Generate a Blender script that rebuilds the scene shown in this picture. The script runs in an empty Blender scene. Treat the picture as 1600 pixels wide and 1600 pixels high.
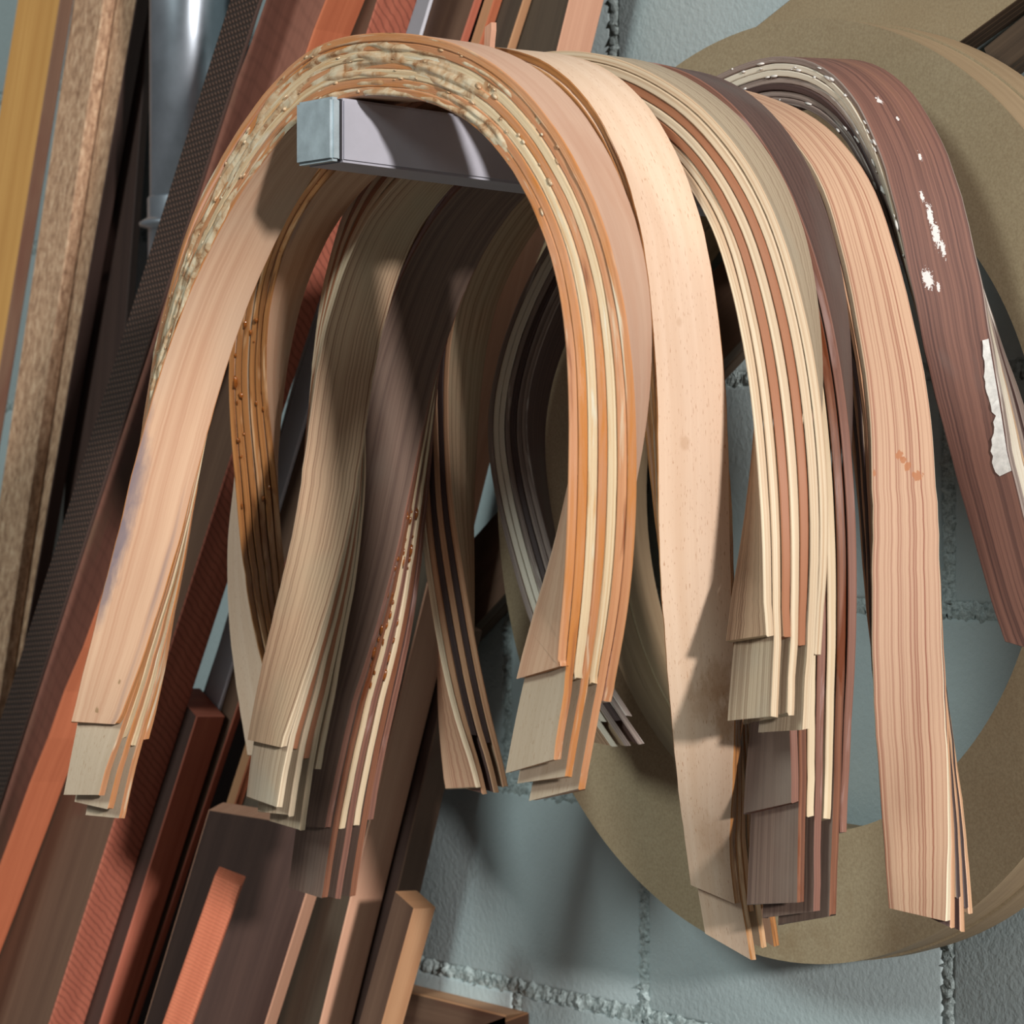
import bpy, bmesh, math, random
import numpy as np
from mathutils import Vector, Matrix
random.seed(7); rng = np.random.RandomState(11)
scene = bpy.context.scene
COL = scene.collection

# ------------------------------------------------------------------ camera
A_YAW = math.radians(53.0); FPX = 4600.0; HY = 730.0
CR = np.array([math.cos(A_YAW), math.sin(A_YAW), 0.0])
CF = np.array([-math.sin(A_YAW), math.cos(A_YAW), 0.0])
CU = np.array([0, 0, 1.0])
CAM = np.array([2.15519, -1.77594, 1.5])
cd = bpy.data.cameras.new('camera'); cam = bpy.data.objects.new('camera', cd); COL.objects.link(cam)
cam.location = CAM; cam.rotation_euler = (math.radians(90), 0, A_YAW)
cd.sensor_width = 36.0; cd.lens = 36.0 * FPX / 1600.0
cd.shift_y = -(800.0 - HY) / 1600.0
cd.clip_start = 0.05
cd.dof.use_dof = True; cd.dof.focus_distance = 2.25; cd.dof.aperture_fstop = 16.0
scene.camera = cam

def ray(px, py): return CR * (px - 800) / FPX + CF + CU * (HY - py) / FPX
def at(px, py, y):
    d = ray(px, py); return CAM + d * ((y - CAM[1]) / d[1])
def proj(p):
    q = np.asarray(p) - CAM; Z = q @ CF
    return 800 + FPX * (q @ CR) / Z, HY - FPX * q[2] / Z

# ------------------------------------------------------------------ light
world = bpy.data.worlds.new('world'); scene.world = world; world.use_nodes = True
bg = world.node_tree.nodes['Background']
bg.inputs[0].default_value = (1.0, 0.96, 0.95, 1); bg.inputs[1].default_value = 0.10

def sun(name, direction, strength, angle, color):
    l = bpy.data.lights.new(name, 'SUN'); l.energy = strength; l.angle = math.radians(angle); l.color = color
    o = bpy.data.objects.new(name, l); COL.objects.link(o)
    o.rotation_euler = Vector(direction).to_track_quat('-Z', 'Y').to_euler()
    return o
sun('window_daylight', (-1.0, 0.31, -0.23), 3.5, 3.0, (1.0, 0.97, 0.94))
sun('skylight_daylight', (-0.16, 1.0, -0.60), 1.40, 14.0, (0.88, 1.0, 0.98))

vs = scene.view_settings
vs.view_transform = 'Standard'; vs.look = 'None'; vs.exposure = 0.0; vs.gamma = 1.0
vs.use_curve_mapping = False

# ------------------------------------------------------------------ helpers
def lin(c):
    o = []
    for v in c:
        v /= 255.0
        o.append(v / 12.92 if v <= 0.04045 else ((v + 0.055) / 1.055) ** 2.4)
    return (o[0], o[1], o[2], 1.0)

class NT:
    def __init__(s, name):
        s.m = bpy.data.materials.new(name); s.m.use_nodes = True
        s.t = s.m.node_tree; s.t.nodes.clear()
        s.out = s.n('ShaderNodeOutputMaterial'); s.p = s.n('ShaderNodeBsdfPrincipled')
        s.l(s.p.outputs[0], s.out.inputs[0])
    def n(s, t, **k):
        x = s.t.nodes.new(t)
        for a, b in k.items(): setattr(x, a, b)
        return x
    def l(s, a, b): s.t.links.new(a, b)
    def mapping(s, src, scale, rnd=0.0):
        mp = s.n('ShaderNodeMapping'); mp.inputs['Scale'].default_value = scale
        s.l(src, mp.inputs['Vector'])
        if rnd:
            oi = s.n('ShaderNodeObjectInfo'); mu = s.n('ShaderNodeMath', operation='MULTIPLY')
            mu.inputs[1].default_value = rnd; s.l(oi.outputs['Random'], mu.inputs[0])
            cb = s.n('ShaderNodeCombineXYZ')
            for i in range(3): s.l(mu.outputs[0], cb.inputs[i])
            s.l(cb.outputs[0], mp.inputs['Location'])
        return mp.outputs[0]
    def noise(s, vec, scale, detail=3.0, rough=0.55, dist=0.0):
        x = s.n('ShaderNodeTexNoise'); x.inputs['Scale'].default_value = scale
        x.inputs['Detail'].default_value = detail; x.inputs['Roughness'].default_value = rough
        x.inputs['Distortion'].default_value = dist; s.l(vec, x.inputs['Vector']); return x.outputs['Fac']
    def ramp(s, fac, stops):
        r = s.n('ShaderNodeValToRGB'); e = r.color_ramp.elements
        while len(e) > 1: e.remove(e[-1])
        e[0].position = stops[0][0]; e[0].color = stops[0][1]
        for p, c in stops[1:]:
            x = e.new(p); x.color = c
        s.l(fac, r.inputs[0]); return r.outputs[0]
    def mix(s, fac, a, b, mode='MIX'):
        m = s.n('ShaderNodeMix', data_type='RGBA', blend_type=mode)
        for sock, v in ((m.inputs[0], fac), (m.inputs[6], a), (m.inputs[7], b)):
            if isinstance(v, bpy.types.NodeSocket): s.l(v, sock)
            elif isinstance(v, (int, float)): sock.default_value = v
            else: sock.default_value = v
        return m.outputs[2]
    def bump(s, h, strength, dist=0.002):
        b = s.n('ShaderNodeBump'); b.inputs['Strength'].default_value = strength; b.inputs['Distance'].default_value = dist
        s.l(h, b.inputs['Height']); s.l(b.outputs[0], s.p.inputs['Normal'])
G0 = (0, 0, 0, 1); G1 = (1, 1, 1, 1)

def wood(name, light, dark, lines=150.0, contrast=0.6, patch=None, patch_t=(0.55, 0.7), patch_scale=(6, 30),
         rough=0.62, along=1.6, bump=0.25, extra=None, saw=None, dotty=None):
    """light/dark: sRGB of early and late wood; grain runs along UV.x (metres), lines per metre over UV.y"""
    s = NT(name); uv = s.n('ShaderNodeUVMap').outputs[0]
    g1 = s.noise(s.mapping(uv, (along, lines, 1), 37.0), 1.0, 4.0, 0.6, 0.15)
    g2 = s.noise(s.mapping(uv, (9.0, lines * 4.5, 1), 11.0), 1.0, 3.0, 0.7)
    br = s.noise(s.mapping(uv, (3.0, 9.0, 1), 23.0), 1.0, 3.0)
    lo = 0.5 - 0.22 / max(contrast, .2); hi = 0.5 + 0.22 / max(contrast, .2)
    c = s.ramp(g1, [(max(0, lo - .05), lin(dark)), (min(1, hi - .08), lin(light))])
    c = s.mix(s.ramp(g2, [(0.30, (0.55,) * 3 + (1,)), (0.62, G0)]), c, s.mix(0.5, c, lin(dark)))
    c = s.mix(s.ramp(br, [(0.35, (0.22,) * 3 + (1,)), (0.65, G0)]), c, s.mix(0.6, c, lin(tuple(v * 0.8 for v in dark))))
    if saw:
        w = s.n('ShaderNodeTexWave', wave_type='BANDS', bands_direction='X'); w.inputs['Scale'].default_value = saw[1]
        w.inputs['Distortion'].default_value = 4.0; w.inputs['Detail'].default_value = 3
        mp = s.n('ShaderNodeMapping'); mp.inputs['Rotation'].default_value = (0, 0, saw[0]); s.l(uv, mp.inputs[0]); s.l(mp.outputs[0], w.inputs[0])
        c = s.mix(s.ramp(w.outputs['Fac'], [(0.0, (saw[2],) * 3 + (1,)), (0.32, G0)]), c, s.mix(0.75, c, (0.01, 0.004, 0.003, 1)))
    roughsock = None
    if patch:
        pn = s.noise(s.mapping(uv, (patch_scale[0], patch_scale[1], 1), 51.0), 1.0, 4.0, 0.6, 0.6)
        msk = s.ramp(pn, [(patch_t[0], G0), (patch_t[1], G1)])
        c = s.mix(msk, c, lin(patch))
        roughsock = s.mix(msk, (rough,) * 3 + (1,), (0.25,) * 3 + (1,))
    if extra:
        for (col, t0, t1, sx, sy, seed) in extra:
            pn = s.noise(s.mapping(uv, (sx, sy, 1), seed), 1.0, 3.0, 0.6, 0.4)
            c = s.mix(s.ramp(pn, [(t0, G0), (t1, G1)]), c, lin(col))
    if dotty:
        dn = s.noise(s.mapping(uv, (170, 1100, 1), 5.0), 1.0, 1.0)
        c = s.mix(s.ramp(dn, [(0.66, G0), (0.72, (0.8,) * 3 + (1,))]), c, lin(dotty))
    s.l(c, s.p.inputs['Base Color'])
    if roughsock is not None: s.l(roughsock, s.p.inputs['Roughness'])
    else: s.p.inputs['Roughness'].default_value = rough
    s.p.inputs['Specular IOR Level'].default_value = 0.35
    s.bump(g2, bump, 0.0008)
    return s.m

M = {}
def link_obj(name, mesh, parent=None, loc=None):
    o = bpy.data.objects.new(name, mesh); COL.objects.link(o)
    if loc is not None: o.location = loc
    if parent is not None: o.parent = parent
    return o
def empty(name, loc):
    o = bpy.data.objects.new(name, None); COL.objects.link(o); o.location = loc; o.empty_display_size = 0.05
    return o
def tag(o, label=None, cat=None, group=None, kind=None):
    if label: o['label'] = label
    if cat: o['category'] = cat
    if group: o['group'] = group
    if kind: o['kind'] = kind
    return o
def mesh_from(name, verts, faces, uvs=None, mats=(), midx=None, smooth=False):
    me = bpy.data.meshes.new(name); me.from_pydata([tuple(v) for v in verts], [], faces)
    for m in mats: me.materials.append(m)
    if midx is not None: me.polygons.foreach_set('material_index', midx)
    if uvs is not None:
        ul = me.uv_layers.new(name='UVMap'); flat = []
        for f in uvs:
            for u in f: flat += [u[0], u[1]]
        ul.data.foreach_set('uv', flat)
    if smooth: me.polygons.foreach_set('use_smooth', [True] * len(me.polygons))
    me.validate(); me.update(); return me

# ------------------------------------------------------------------ materials
M['beech'] = wood('beech_face', (236, 206, 180), (220, 184, 154), 70, 0.9, bump=.1, dotty=(190, 142, 110), along=1.2)
M['beech_grey'] = wood('beech_grey_face', (206, 186, 162), (186, 164, 138), 80, 0.9, bump=.1, dotty=(170, 140, 112), along=1.2)  # greyed beech, cool light on the lower faces put into the colour
M['beech_pink'] = wood('beech_pink_face', (224, 184, 158), (204, 156, 130), 60, 0.9, patch=(208, 156, 128), patch_t=(.5, .75), patch_scale=(5, 18), bump=.1)
M['beech_inner'] = wood('beech_inner_face', (224, 184, 152), (196, 146, 116), 150, 1.3, bump=.12, along=.7,
                        extra=[((206, 184, 160), .5, .72, 2.0, 5, 14.0), ((120, 108, 114), 0.64, 0.76, 2.2, 24, 8.0)])
M['oak'] = wood('oak_face', (210, 178, 146), (132, 94, 70), 700, 1.8, along=0.3, extra=[((180, 164, 136), .5, .75, 4, 8, 3.0)])
M['oak_grey'] = wood('oak_grey_face', (206, 186, 158), (146, 118, 94), 800, 1.7, along=0.3, extra=[((174, 166, 148), .5, .74, 4, 8, 3.0)])
M['oak_red'] = wood('oak_red_face', (212, 174, 144), (150, 90, 68), 520, 1.9, along=0.2)
M['walnut'] = wood('walnut_face', (114, 86, 78), (70, 51, 48), 420, 1.1, along=2.0, extra=[((106, 92, 86), .52, .72, 4, 10, 6.0)])
M['walnut_grey'] = wood('walnut_grey_face', (138, 114, 100), (96, 76, 68), 420, 1.1, along=2.0, extra=[((134, 118, 106), .52, .72, 4, 10, 6.0)])
M['walnut_red'] = wood('walnut_red_face', (138, 96, 82), (76, 51, 48), 420, 1.3, along=2.2, extra=[((152, 108, 84), .55, .72, 1.0, 22, 9.0), ((120, 102, 96), .6, .75, 4, 12, 3.0)])
M['edge_glue'] = wood('glued_edge', (206, 172, 134), (162, 116, 80), 260, 1.2, patch=(190, 130, 72), patch_t=(.5, .68), patch_scale=(9, 60),
                      extra=[((212, 200, 176), .54, .66, 14, 90, 2.0)], rough=.4, bump=.6)
M['edge_pale'] = wood('pale_glued_edge', (232, 210, 174), (200, 160, 116), 500, 1.2, patch=(206, 148, 86), patch_t=(.55, .7), patch_scale=(9, 120),
                      extra=[((222, 212, 190), .6, .72, 14, 120, 2.0)], rough=.42, bump=.5)
M['edge_orange'] = wood('orange_edge', (212, 156, 114), (180, 116, 78), 300, 0.9, patch=(196, 126, 66), patch_t=(.48, .66), patch_scale=(7, 60),
                        extra=[((218, 200, 172), .58, .7, 12, 120, 4.0), ((150, 92, 60), .62, .74, 9, 70, 24.0)], rough=.42, bump=.5)
M['edge_amber'] = wood('amber_glued_edge', (194, 134, 80), (130, 80, 46), 240, 0.9, patch=(104, 62, 36), patch_t=(.53, .68), patch_scale=(9, 70),
                       extra=[((212, 168, 126), .55, .66, 9, 60, 4.0)], rough=.3, bump=.5)
M['edge_oak'] = wood('oak_edge', (234, 214, 184), (192, 156, 122), 420, 1.5, along=.8, rough=.55)
M['edge_oak_pink'] = wood('oak_pink_edge', (222, 176, 138), (180, 122, 88), 420, 1.3, along=.8, rough=.5)
M['edge_brown'] = wood('brown_edge', (178, 122, 90), (158, 100, 70), 200, 0.6, along=.8, rough=.5)
M['edge_cream'] = wood('cream_edge', (232, 212, 182), (206, 176, 136), 400, 0.8, along=.8, rough=.5)
M['edge_walnut'] = wood('walnut_edge', (152, 106, 88), (100, 66, 58), 360, 1.1, along=1.2, rough=.5, extra=[((168, 136, 128), .6, .74, 14, 80, 4.0)])
M['edge_walnut_glue'] = wood('walnut_glued_edge', (150, 98, 72), (88, 54, 42), 360, 1.1, patch=(112, 58, 32), patch_t=(.54, .66), patch_scale=(9, 60), rough=.35)
M['edge_dark'] = wood('dark_edge', (84, 64, 60), (50, 38, 38), 300, 0.9, along=1.2, rough=.55)
M['edge_grey'] = wood('grey_glued_edge', (160, 142, 132), (96, 78, 72), 320, 1.3, extra=[((206, 196, 186), .58, .7, 10, 90, 4.0)], rough=.45, bump=.6)
M['edge_white'] = wood('white_veneer_edge', (226, 216, 200), (196, 182, 160), 200, 0.6, rough=.5)
M['glue'] = None
def simple(name, col, rough, metal=0.0, noise=0.0, nscale=60.0, bump=0.0):
    s = NT(name); tc = s.n('ShaderNodeTexCoord').outputs['Object']
    if noise:
        f = s.noise(tc, nscale, 4.0, 0.6); s.l(s.ramp(f, [(0.3, lin(tuple(v * (1 - noise) for v in col))), (0.7, lin(col))]), s.p.inputs['Base Color'])
        if bump: s.bump(f, bump, .001)
    else: s.p.inputs['Base Color'].default_value = lin(col)
    s.p.inputs['Roughness'].default_value = rough; s.p.inputs['Metallic'].default_value = metal
    return s.m
M['glue'] = simple('dried_glue', (196, 158, 112), 0.22, noise=.35, nscale=90)
M['glue_amber'] = simple('amber_glue', (150, 82, 30), 0.15, noise=.3, nscale=90)
M['glue_white'] = simple('white_dried_glue', (226, 220, 214), 0.55, noise=.15, nscale=200, bump=.4)
M['paper'] = None
M['tube'] = simple('bare_steel', (186, 184, 194), 0.5, metal=0.1, noise=.06, nscale=25)
M['cap'] = simple('steel_cap', (186, 200, 206), 0.5, metal=0.3, noise=.14, nscale=70)
M['gap'] = simple('dark_weld', (46, 44, 48), 0.6)

def mdf_mat(name, a, b, spots):
    s = NT(name); tc = s.n('ShaderNodeTexCoord').outputs['Object']
    f = s.noise(tc, 420, 2.0, .7); g = s.noise(tc, 9, 4.0); h = s.noise(tc, 5.2, 5.0, .65)
    c = s.ramp(f, [(.3, lin(b)), (.7, lin(a))])
    c = s.mix(s.ramp(g, [(.4, (.35,) * 3 + (1,)), (.62, G0)]), c, s.mix(.5, c, lin(spots)))
    c = s.mix(s.ramp(h, [(.6, G0), (.68, (.5,) * 3 + (1,))]), c, lin(spots))
    s.l(c, s.p.inputs['Base Color']); s.p.inputs['Roughness'].default_value = .7
    s.bump(f, .12, .0005); return s.m
M['mdf'] = mdf_mat('mdf_board', (162, 145, 116), (142, 124, 97), (128, 102, 70))
M['mdf_edge'] = wood('mdf_edge', (166, 142, 112), (128, 104, 78), 90, .7, along=2.0)
M['ply_shaded'] = wood('shaded_ply_edge', (96, 78, 62), (56, 44, 36), 120, .8)  # edge brown darkened to carry the shade on the underside

def paint_mat():
    s = NT('teal_block_paint'); tc = s.n('ShaderNodeTexCoord').outputs['Object']
    geo = s.n('ShaderNodeNewGeometry').outputs['Position']
    f = s.noise(geo, 160, 3.0, .6); g = s.noise(geo, 5, 4.0, .6); h = s.noise(geo, 16, 4.0, .7)
    c = s.ramp(g, [(.3, lin(162 * np.array([1.0, 1.07, 1.08]))), (.7, lin(174 * np.array([1.0, 1.07, 1.07])))])
    c = s.mix(s.ramp(h, [(.66, G0), (.76, (.55,) * 3 + (1,))]), c, lin((110, 116, 112)))
    s.l(c, s.p.inputs['Base Color']); s.p.inputs['Roughness'].default_value = .42
    b = s.n('ShaderNodeBump'); b.inputs['Strength'].default_value = .45; b.inputs['Distance'].default_value = .002
    s.l(f, b.inputs['Height']); s.l(b.outputs[0], s.p.inputs['Normal']); return s.m
M['paint'] = paint_mat()
def mortar_mat():
    s = NT('painted_mortar'); geo = s.n('ShaderNodeNewGeometry').outputs['Position']
    f = s.noise(geo, 240, 4.0, .7)
    s.l(s.ramp(f, [(.35, lin((128, 138, 136))), (.6, lin((182, 194, 193)))]), s.p.inputs['Base Color'])
    s.p.inputs['Roughness'].default_value = .35; s.bump(f, .8, .002); return s.m
M['mortar'] = mortar_mat()
M['floor'] = simple('concrete_floor', (120, 116, 110), .8, noise=.25, nscale=8, bump=.2)

# ------------------------------------------------------------------ setting: block wall and floor
BW, BH, JT = 0.40, 0.20, 0.012
wall = link_obj('wall_back', mesh_from('wall_back', [(-3.4, .004, 0), (1.8, .004, 0), (1.8, .004, 2.78), (-3.4, .004, 2.78),
        (-3.4, .2, 0), (1.8, .2, 0), (1.8, .2, 2.78), (-3.4, .2, 2.78)],
        [(0, 1, 2, 3), (5, 4, 7, 6), (1, 5, 6, 2), (4, 0, 3, 7), (3, 2, 6, 7), (4, 5, 1, 0)], mats=[M['mortar']]))
tag(wall, 'teal painted concrete block wall with rough mortar joints', kind='structure')
def block_mesh(w):
    bm = bmesh.new(); bmesh.ops.create_cube(bm, size=1.0)
    bmesh.ops.scale(bm, vec=(w - JT, .06, BH - JT), verts=bm.verts)
    bmesh.ops.bevel(bm, geom=[e for e in bm.edges], offset=.004, segments=2, affect='EDGES', profile=.6)
    me = bpy.data.meshes.new('block'); bm.to_mesh(me); bm.free(); me.materials.append(M['paint'])
    me.polygons.foreach_set('use_smooth', [True] * len(me.polygons)); return me
BM = block_mesh(BW)
def joint_mesh(length, along_x, amp, n):
    k = 5; hw = JT * 0.95; V = []; Fc = []
    r = np.random.RandomState(int(length * 1000) + (1 if along_x else 2) + n)
    for i in range(n + 1):
        wob = .0016 * math.sin(i * .9 + n) + r.normal(0, .0006)
        for j in range(k):
            t = -hw + 2 * hw * j / (k - 1) + wob + r.normal(0, .0008)
            edge = 0.0035 if j in (0, k - 1) else -abs(r.normal(0, amp)) * .55 + .0018
            L = length * i / n + (r.normal(0, .0012) if 0 < i < n else 0)
            V.append((L, edge, t) if along_x else (t, edge, L))
    for i in range(n):
        for j in range(k - 1):
            a = i * k + j; f = (a, a + k, a + k + 1, a + 1); Fc.append(f if along_x else f[::-1])
    return mesh_from('mortar_joint', V, Fc, mats=[M['mortar']], smooth=True)
JH = [joint_mesh(BW, True, .0042, 130 + q) for q in range(4)]
JV = [joint_mesh(BH - JT, False, .0040, 66 + q) for q in range(3)]
for row in range(13):
    z0 = .18 + row * BH; off = (0.0 if row % 2 == 0 else BW / 2) + {8: -.045, 7: .02, 5: -.015}.get(row, 0.0)
    for c in range(-8, 4):
        x0 = off + c * BW + .005
        o = link_obj('block', BM, wall, (x0 + BW / 2, .03 + random.uniform(-.0012, .0012), z0 + BH / 2))
        jh = link_obj('mortar_joint', random.choice(JH), wall, (x0, 0, z0))
        jv = link_obj('mortar_joint', random.choice(JV), wall, (x0, 0, z0 + JT / 2))
flo = link_obj('floor', mesh_from('floor', [(-3.4, -3.2, 0), (3.4, -3.2, 0), (3.4, 0.0, 0), (-3.4, 0.0, 0), (-3.4, -3.2, -.1), (3.4, -3.2, -.1), (3.4, 0, -.1), (-3.4, 0, -.1)],
        [(0, 1, 2, 3), (7, 6, 5, 4), (0, 4, 5, 1), (1, 5, 6, 2), (2, 6, 7, 3), (3, 7, 4, 0)], mats=[M['floor']]))
tag(flo, 'grey concrete workshop floor', kind='structure')

# ------------------------------------------------------------------ steel tube on the wall
TX0, TX1, TZ0, TZ1, TY0 = .291, .340, 1.7265, 1.774, -.575
DROP = .025
tube = empty('square_tube', (.3155, 0, TZ0 - DROP))
def tube_box(x0, x1, y0, y1, z0, z1, bev, mat, name):
    bm = bmesh.new(); bmesh.ops.create_cube(bm, size=1.0)
    bmesh.ops.scale(bm, vec=(x1 - x0, y1 - y0, z1 - z0), verts=bm.verts)
    bmesh.ops.bevel(bm, geom=[e for e in bm.edges], offset=bev, segments=2, affect='EDGES')
    for v in bm.verts:
        v.co += Vector(((x0 + x1) / 2, (y0 + y1) / 2, (z0 + z1) / 2))
        v.co.z -= DROP * (v.co.y - TY0) / -TY0
        v.co -= tube.location
    me = bpy.data.meshes.new(name); bm.to_mesh(me); bm.free(); me.materials.append(mat)
    return link_obj(name, me, tube)
tube_box(TX0, TX1, -.5655, -.004, TZ0, TZ1, .002, M['tube'], 'tube_body')
tube_box(TX0 + .001, TX1 - .001, -.5665, -.5645, TZ0 + .001, TZ1 - .001, .0004, M['gap'], 'weld_seam')
tube_box(TX0, TX1, TY0, -.5662, TZ0, TZ1, .0022, M['cap'], 'end_cap')
tube_box(TX0 - .03, TX1 + .03, -.012, -.001, TZ0 - .03, TZ1 + .03, .002, M['tube'], 'wall_plate')
tag(tube, 'square bare steel tube jutting from the wall through the wooden arches', 'steel bracket')

# ------------------------------------------------------------------ bent laminations
def smooth_curve(P, step=.004, sig=.028):
    d = np.r_[0, np.cumsum(np.linalg.norm(np.diff(P, axis=0), axis=1))]
    # linear extensions at both ends
    e = .20
    a = P[0] - (P[1] - P[0]) / (d[1] - d[0]) * e; b = P[-1] + (P[-1] - P[-2]) / (d[-1] - d[-2]) * e
    Q = np.vstack([a, P, b]); D = np.r_[-e, d, d[-1] + e]
    s = np.arange(D[0], D[-1], step)
    X = np.stack([np.interp(s, D, Q[:, k]) for k in range(3)], 1)
    n = int(4 * sig / step); kern = np.exp(-.5 * (np.arange(-n, n + 1) * step / sig) ** 2); kern /= kern.sum()
    pad = np.vstack([2 * X[0] - X[n:0:-1], X, 2 * X[-1] - X[-2:-n - 2:-1]])
    Y = np.stack([np.convolve(pad[:, k], kern, 'valid') for k in range(3)], 1)
    return s, Y, d

class Path:
    def __init__(self, ctrl, yc, w, thick, kind, kap, fan, drift=(0.0, 0.0)):
        C_ = np.array(ctrl, float); self.w = w; self.thick = thick; self.fan = fan
        P = np.array([at(c[0], c[1], yc) for c in C_]); q = C_[:, 2] - .5
        for it in range(6):
            s, Y, d = smooth_curve(P)
            ic = np.argmax(Y[:, 2]); s0 = s[ic]
            T = np.gradient(Y, s, axis=0); T /= np.linalg.norm(T, axis=1)[:, None]
            Tc = np.stack([np.interp(d, s, T[:, k]) for k in range(3)], 1)
            th = kind * self.twist(d - s0, kap)
            E, N = self.frame(Tc, th)
            fz = 1 + fan * np.minimum(1, np.abs(d - s0) / .5)
            dd = np.minimum(np.abs(d - s0) / .7, 1.15) ** 2 * np.where(d < s0, drift[0], drift[1])
            yref = yc + dd - w / 2 * np.cos(th) + q * thick * fz * np.sin(th)
            R_ = np.array([at(c[0], c[1], y) for c, y in zip(C_, yref)])
            P = R_ - (w / 2) * E - (q * thick * fz)[:, None] * N
        s, Y, d = smooth_curve(P)
        ic = np.argmax(Y[:, 2]); self.s0 = s[ic]; self.s = s; self.P = Y
        T = np.gradient(Y, s, axis=0); self.T = T / np.linalg.norm(T, axis=1)[:, None]
        th = kind * self.twist(s - self.s0, kap); self.E, self.N = self.frame(self.T, th)
        self.E -= self.T * (self.E * self.T).sum(1)[:, None]; self.E /= np.linalg.norm(self.E, axis=1)[:, None]
        self.N -= self.T * (self.N * self.T).sum(1)[:, None]; self.N /= np.linalg.norm(self.N, axis=1)[:, None]
        self.fz = 1 + fan * np.minimum(1, np.abs(s - self.s0) / .5)
        self.ic = ic
    @staticmethod
    def twist(d, kap):
        k = np.where(d < 0, kap[0], kap[1]); return np.radians(np.minimum(k * np.abs(d) ** kap[2], 84 + 8 * np.tanh((k * np.abs(d) ** kap[2] - 84) / 30)))
    @staticmethod
    def frame(T, th):
        h = np.hypot(T[:, 0], T[:, 2]) + 1e-9
        N0 = np.stack([-T[:, 2] / h, 0 * h, T[:, 0] / h], 1); Y = np.array([0, 1.0, 0])
        c = np.cos(th)[:, None]; sn = np.sin(th)[:, None]
        return -c * Y + sn * N0, c * N0 + sn * Y
    def point(self, i, off, e):  # off: metres from mid thickness along N, e along E
        return self.P[i] + self.N[i] * off * self.fz[i] + self.E[i] * e
    def station_at_py(self, off, py, side):
        rngi = range(self.ic, -1, -1) if side == 'l' else range(self.ic, len(self.s))
        for i in rngi:
            if proj(self.point(i, off, 0))[1] >= py: return i
        return 0 if side == 'l' else len(self.s) - 1

def strip_mesh(name, path, off, th, i0, i1, mats, wjit=0.0, every=3, seed=0):
    r = np.random.RandomState(seed); idx = list(range(i0, i1 + 1, every))
    if i1 - idx[-1] < 2: idx[-1] = i1
    elif idx[-1] != i1: idx.append(i1)
    w = path.w; V = []; ch = min(.0007, th * .2)
    prof = [(-w / 2 + ch, -th / 2), (w / 2 - ch, -th / 2), (w / 2, -th / 2 + ch), (w / 2, th / 2 - ch),
            (w / 2 - ch, th / 2), (-w / 2 + ch, th / 2), (-w / 2, th / 2 - ch), (-w / 2, -th / 2 + ch)]
    m = len(prof); es = r.normal(0, 1, len(idx) + 30); es = np.convolve(es, np.ones(12) / 12, 'same')[10:10 + len(idx)] * .002
    slant = r.uniform(-.003, .003)
    for k, i in enumerate(idx):
        for (e, nn) in prof:
            p = path.P[i] + path.N[i] * (off * path.fz[i] + nn) + path.E[i] * (e + wjit + es[k])
            if k in (0, 1, len(idx) - 2, len(idx) - 1):   # sawn ends are level, not square to the strip
                at_end = k in (0, len(idx) - 1)
                dz = (0.0 if k < 2 else .2) * e - path.E[i][2] * e - path.N[i][2] * nn
                f = (1.0 if at_end else .5) * max(-.03, min(.03, dz / path.T[i][2]))
                p = p + path.T[i] * (f + (slant * e / w * 2 + r.normal(0, .0005) if at_end else 0))
            V.append(p)
    Fc = []; UV = []; MI = []
    vv = [-w / 2, w / 2, w / 2, w / 2 + th, w / 2 + th, w / 2 + th + w, w / 2 + th + w, w / 2 + 2 * th + w, w / 2 + 2 * th + w]
    slot = [0, 1, 1, 1, 0, 1, 1, 1]
    u0 = seed * .37
    for k in range(len(idx) - 1):
        sa, sb = path.s[idx[k]] + u0, path.s[idx[k + 1]] + u0
        for j in range(m):
            j2 = (j + 1) % m
            Fc.append((k * m + j, k * m + j2, (k + 1) * m + j2, (k + 1) * m + j))
            UV.append([(sa, vv[j]), (sa, vv[j + 1]), (sb, vv[j + 1]), (sb, vv[j])]); MI.append(slot[j])
    Fc.append(tuple(range(m))[::-1]); UV.append([(.1 * p[1] * 10, p[0]) for p in prof][::-1]); MI.append(1)
    b = (len(idx) - 1) * m; Fc.append(tuple(b + j for j in range(m))); UV.append([(p[1], p[0]) for p in prof]); MI.append(1)
    return V, Fc, UV, MI

def lamination(name, label, ctrl, yc, w, ths, kind, kap, fan, faces, edges, ends_l, ends_r, seed=0, drift=(0.0, 0.0)):
    n = len(faces); pitch = ths; thick = n * pitch
    path = Path(ctrl, yc, w, thick, kind, kap, fan, drift)
    loc = Vector((.3155, yc, 1.774)); root = empty(name, loc)
    tag(root, label, 'wood arch', 'bent laminated wooden arches on the steel tube')
    for k in range(n):
        off = (k + .5) * pitch - thick / 2
        i0 = path.station_at_py(off, ends_l[k], 'l'); i1 = path.station_at_py(off, ends_r[k], 'r')
        V, Fc, UV, MI = strip_mesh('strip', path, off, pitch * .95, i0, i1, None, random.uniform(-.0008, .0008), 3, seed * 10 + k)
        V = [Vector(v) - loc for v in V]
        me = mesh_from('strip', V, Fc, UV, [M[faces[k]], M[edges[k]]], MI)
        # smooth along the bend, sharp along the corners
        me.polygons.foreach_set('use_smooth', [True] * len(me.polygons))
        nv = len(V); sh = []
        for e_ in me.edges:
            a_, b_ = e_.vertices; sh.append(a_ % 8 == b_ % 8 or (a_ // 8 == b_ // 8 and a_ // 8 in (0, nv // 8 - 1)))
        at_ = me.attributes.new('sharp_edge', 'BOOLEAN', 'EDGE'); at_.data.foreach_set('value', sh)
        STRIPS[(seed, k)] = link_obj('strip', me, root)
    return root, path, loc
STRIPS = {}

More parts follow.
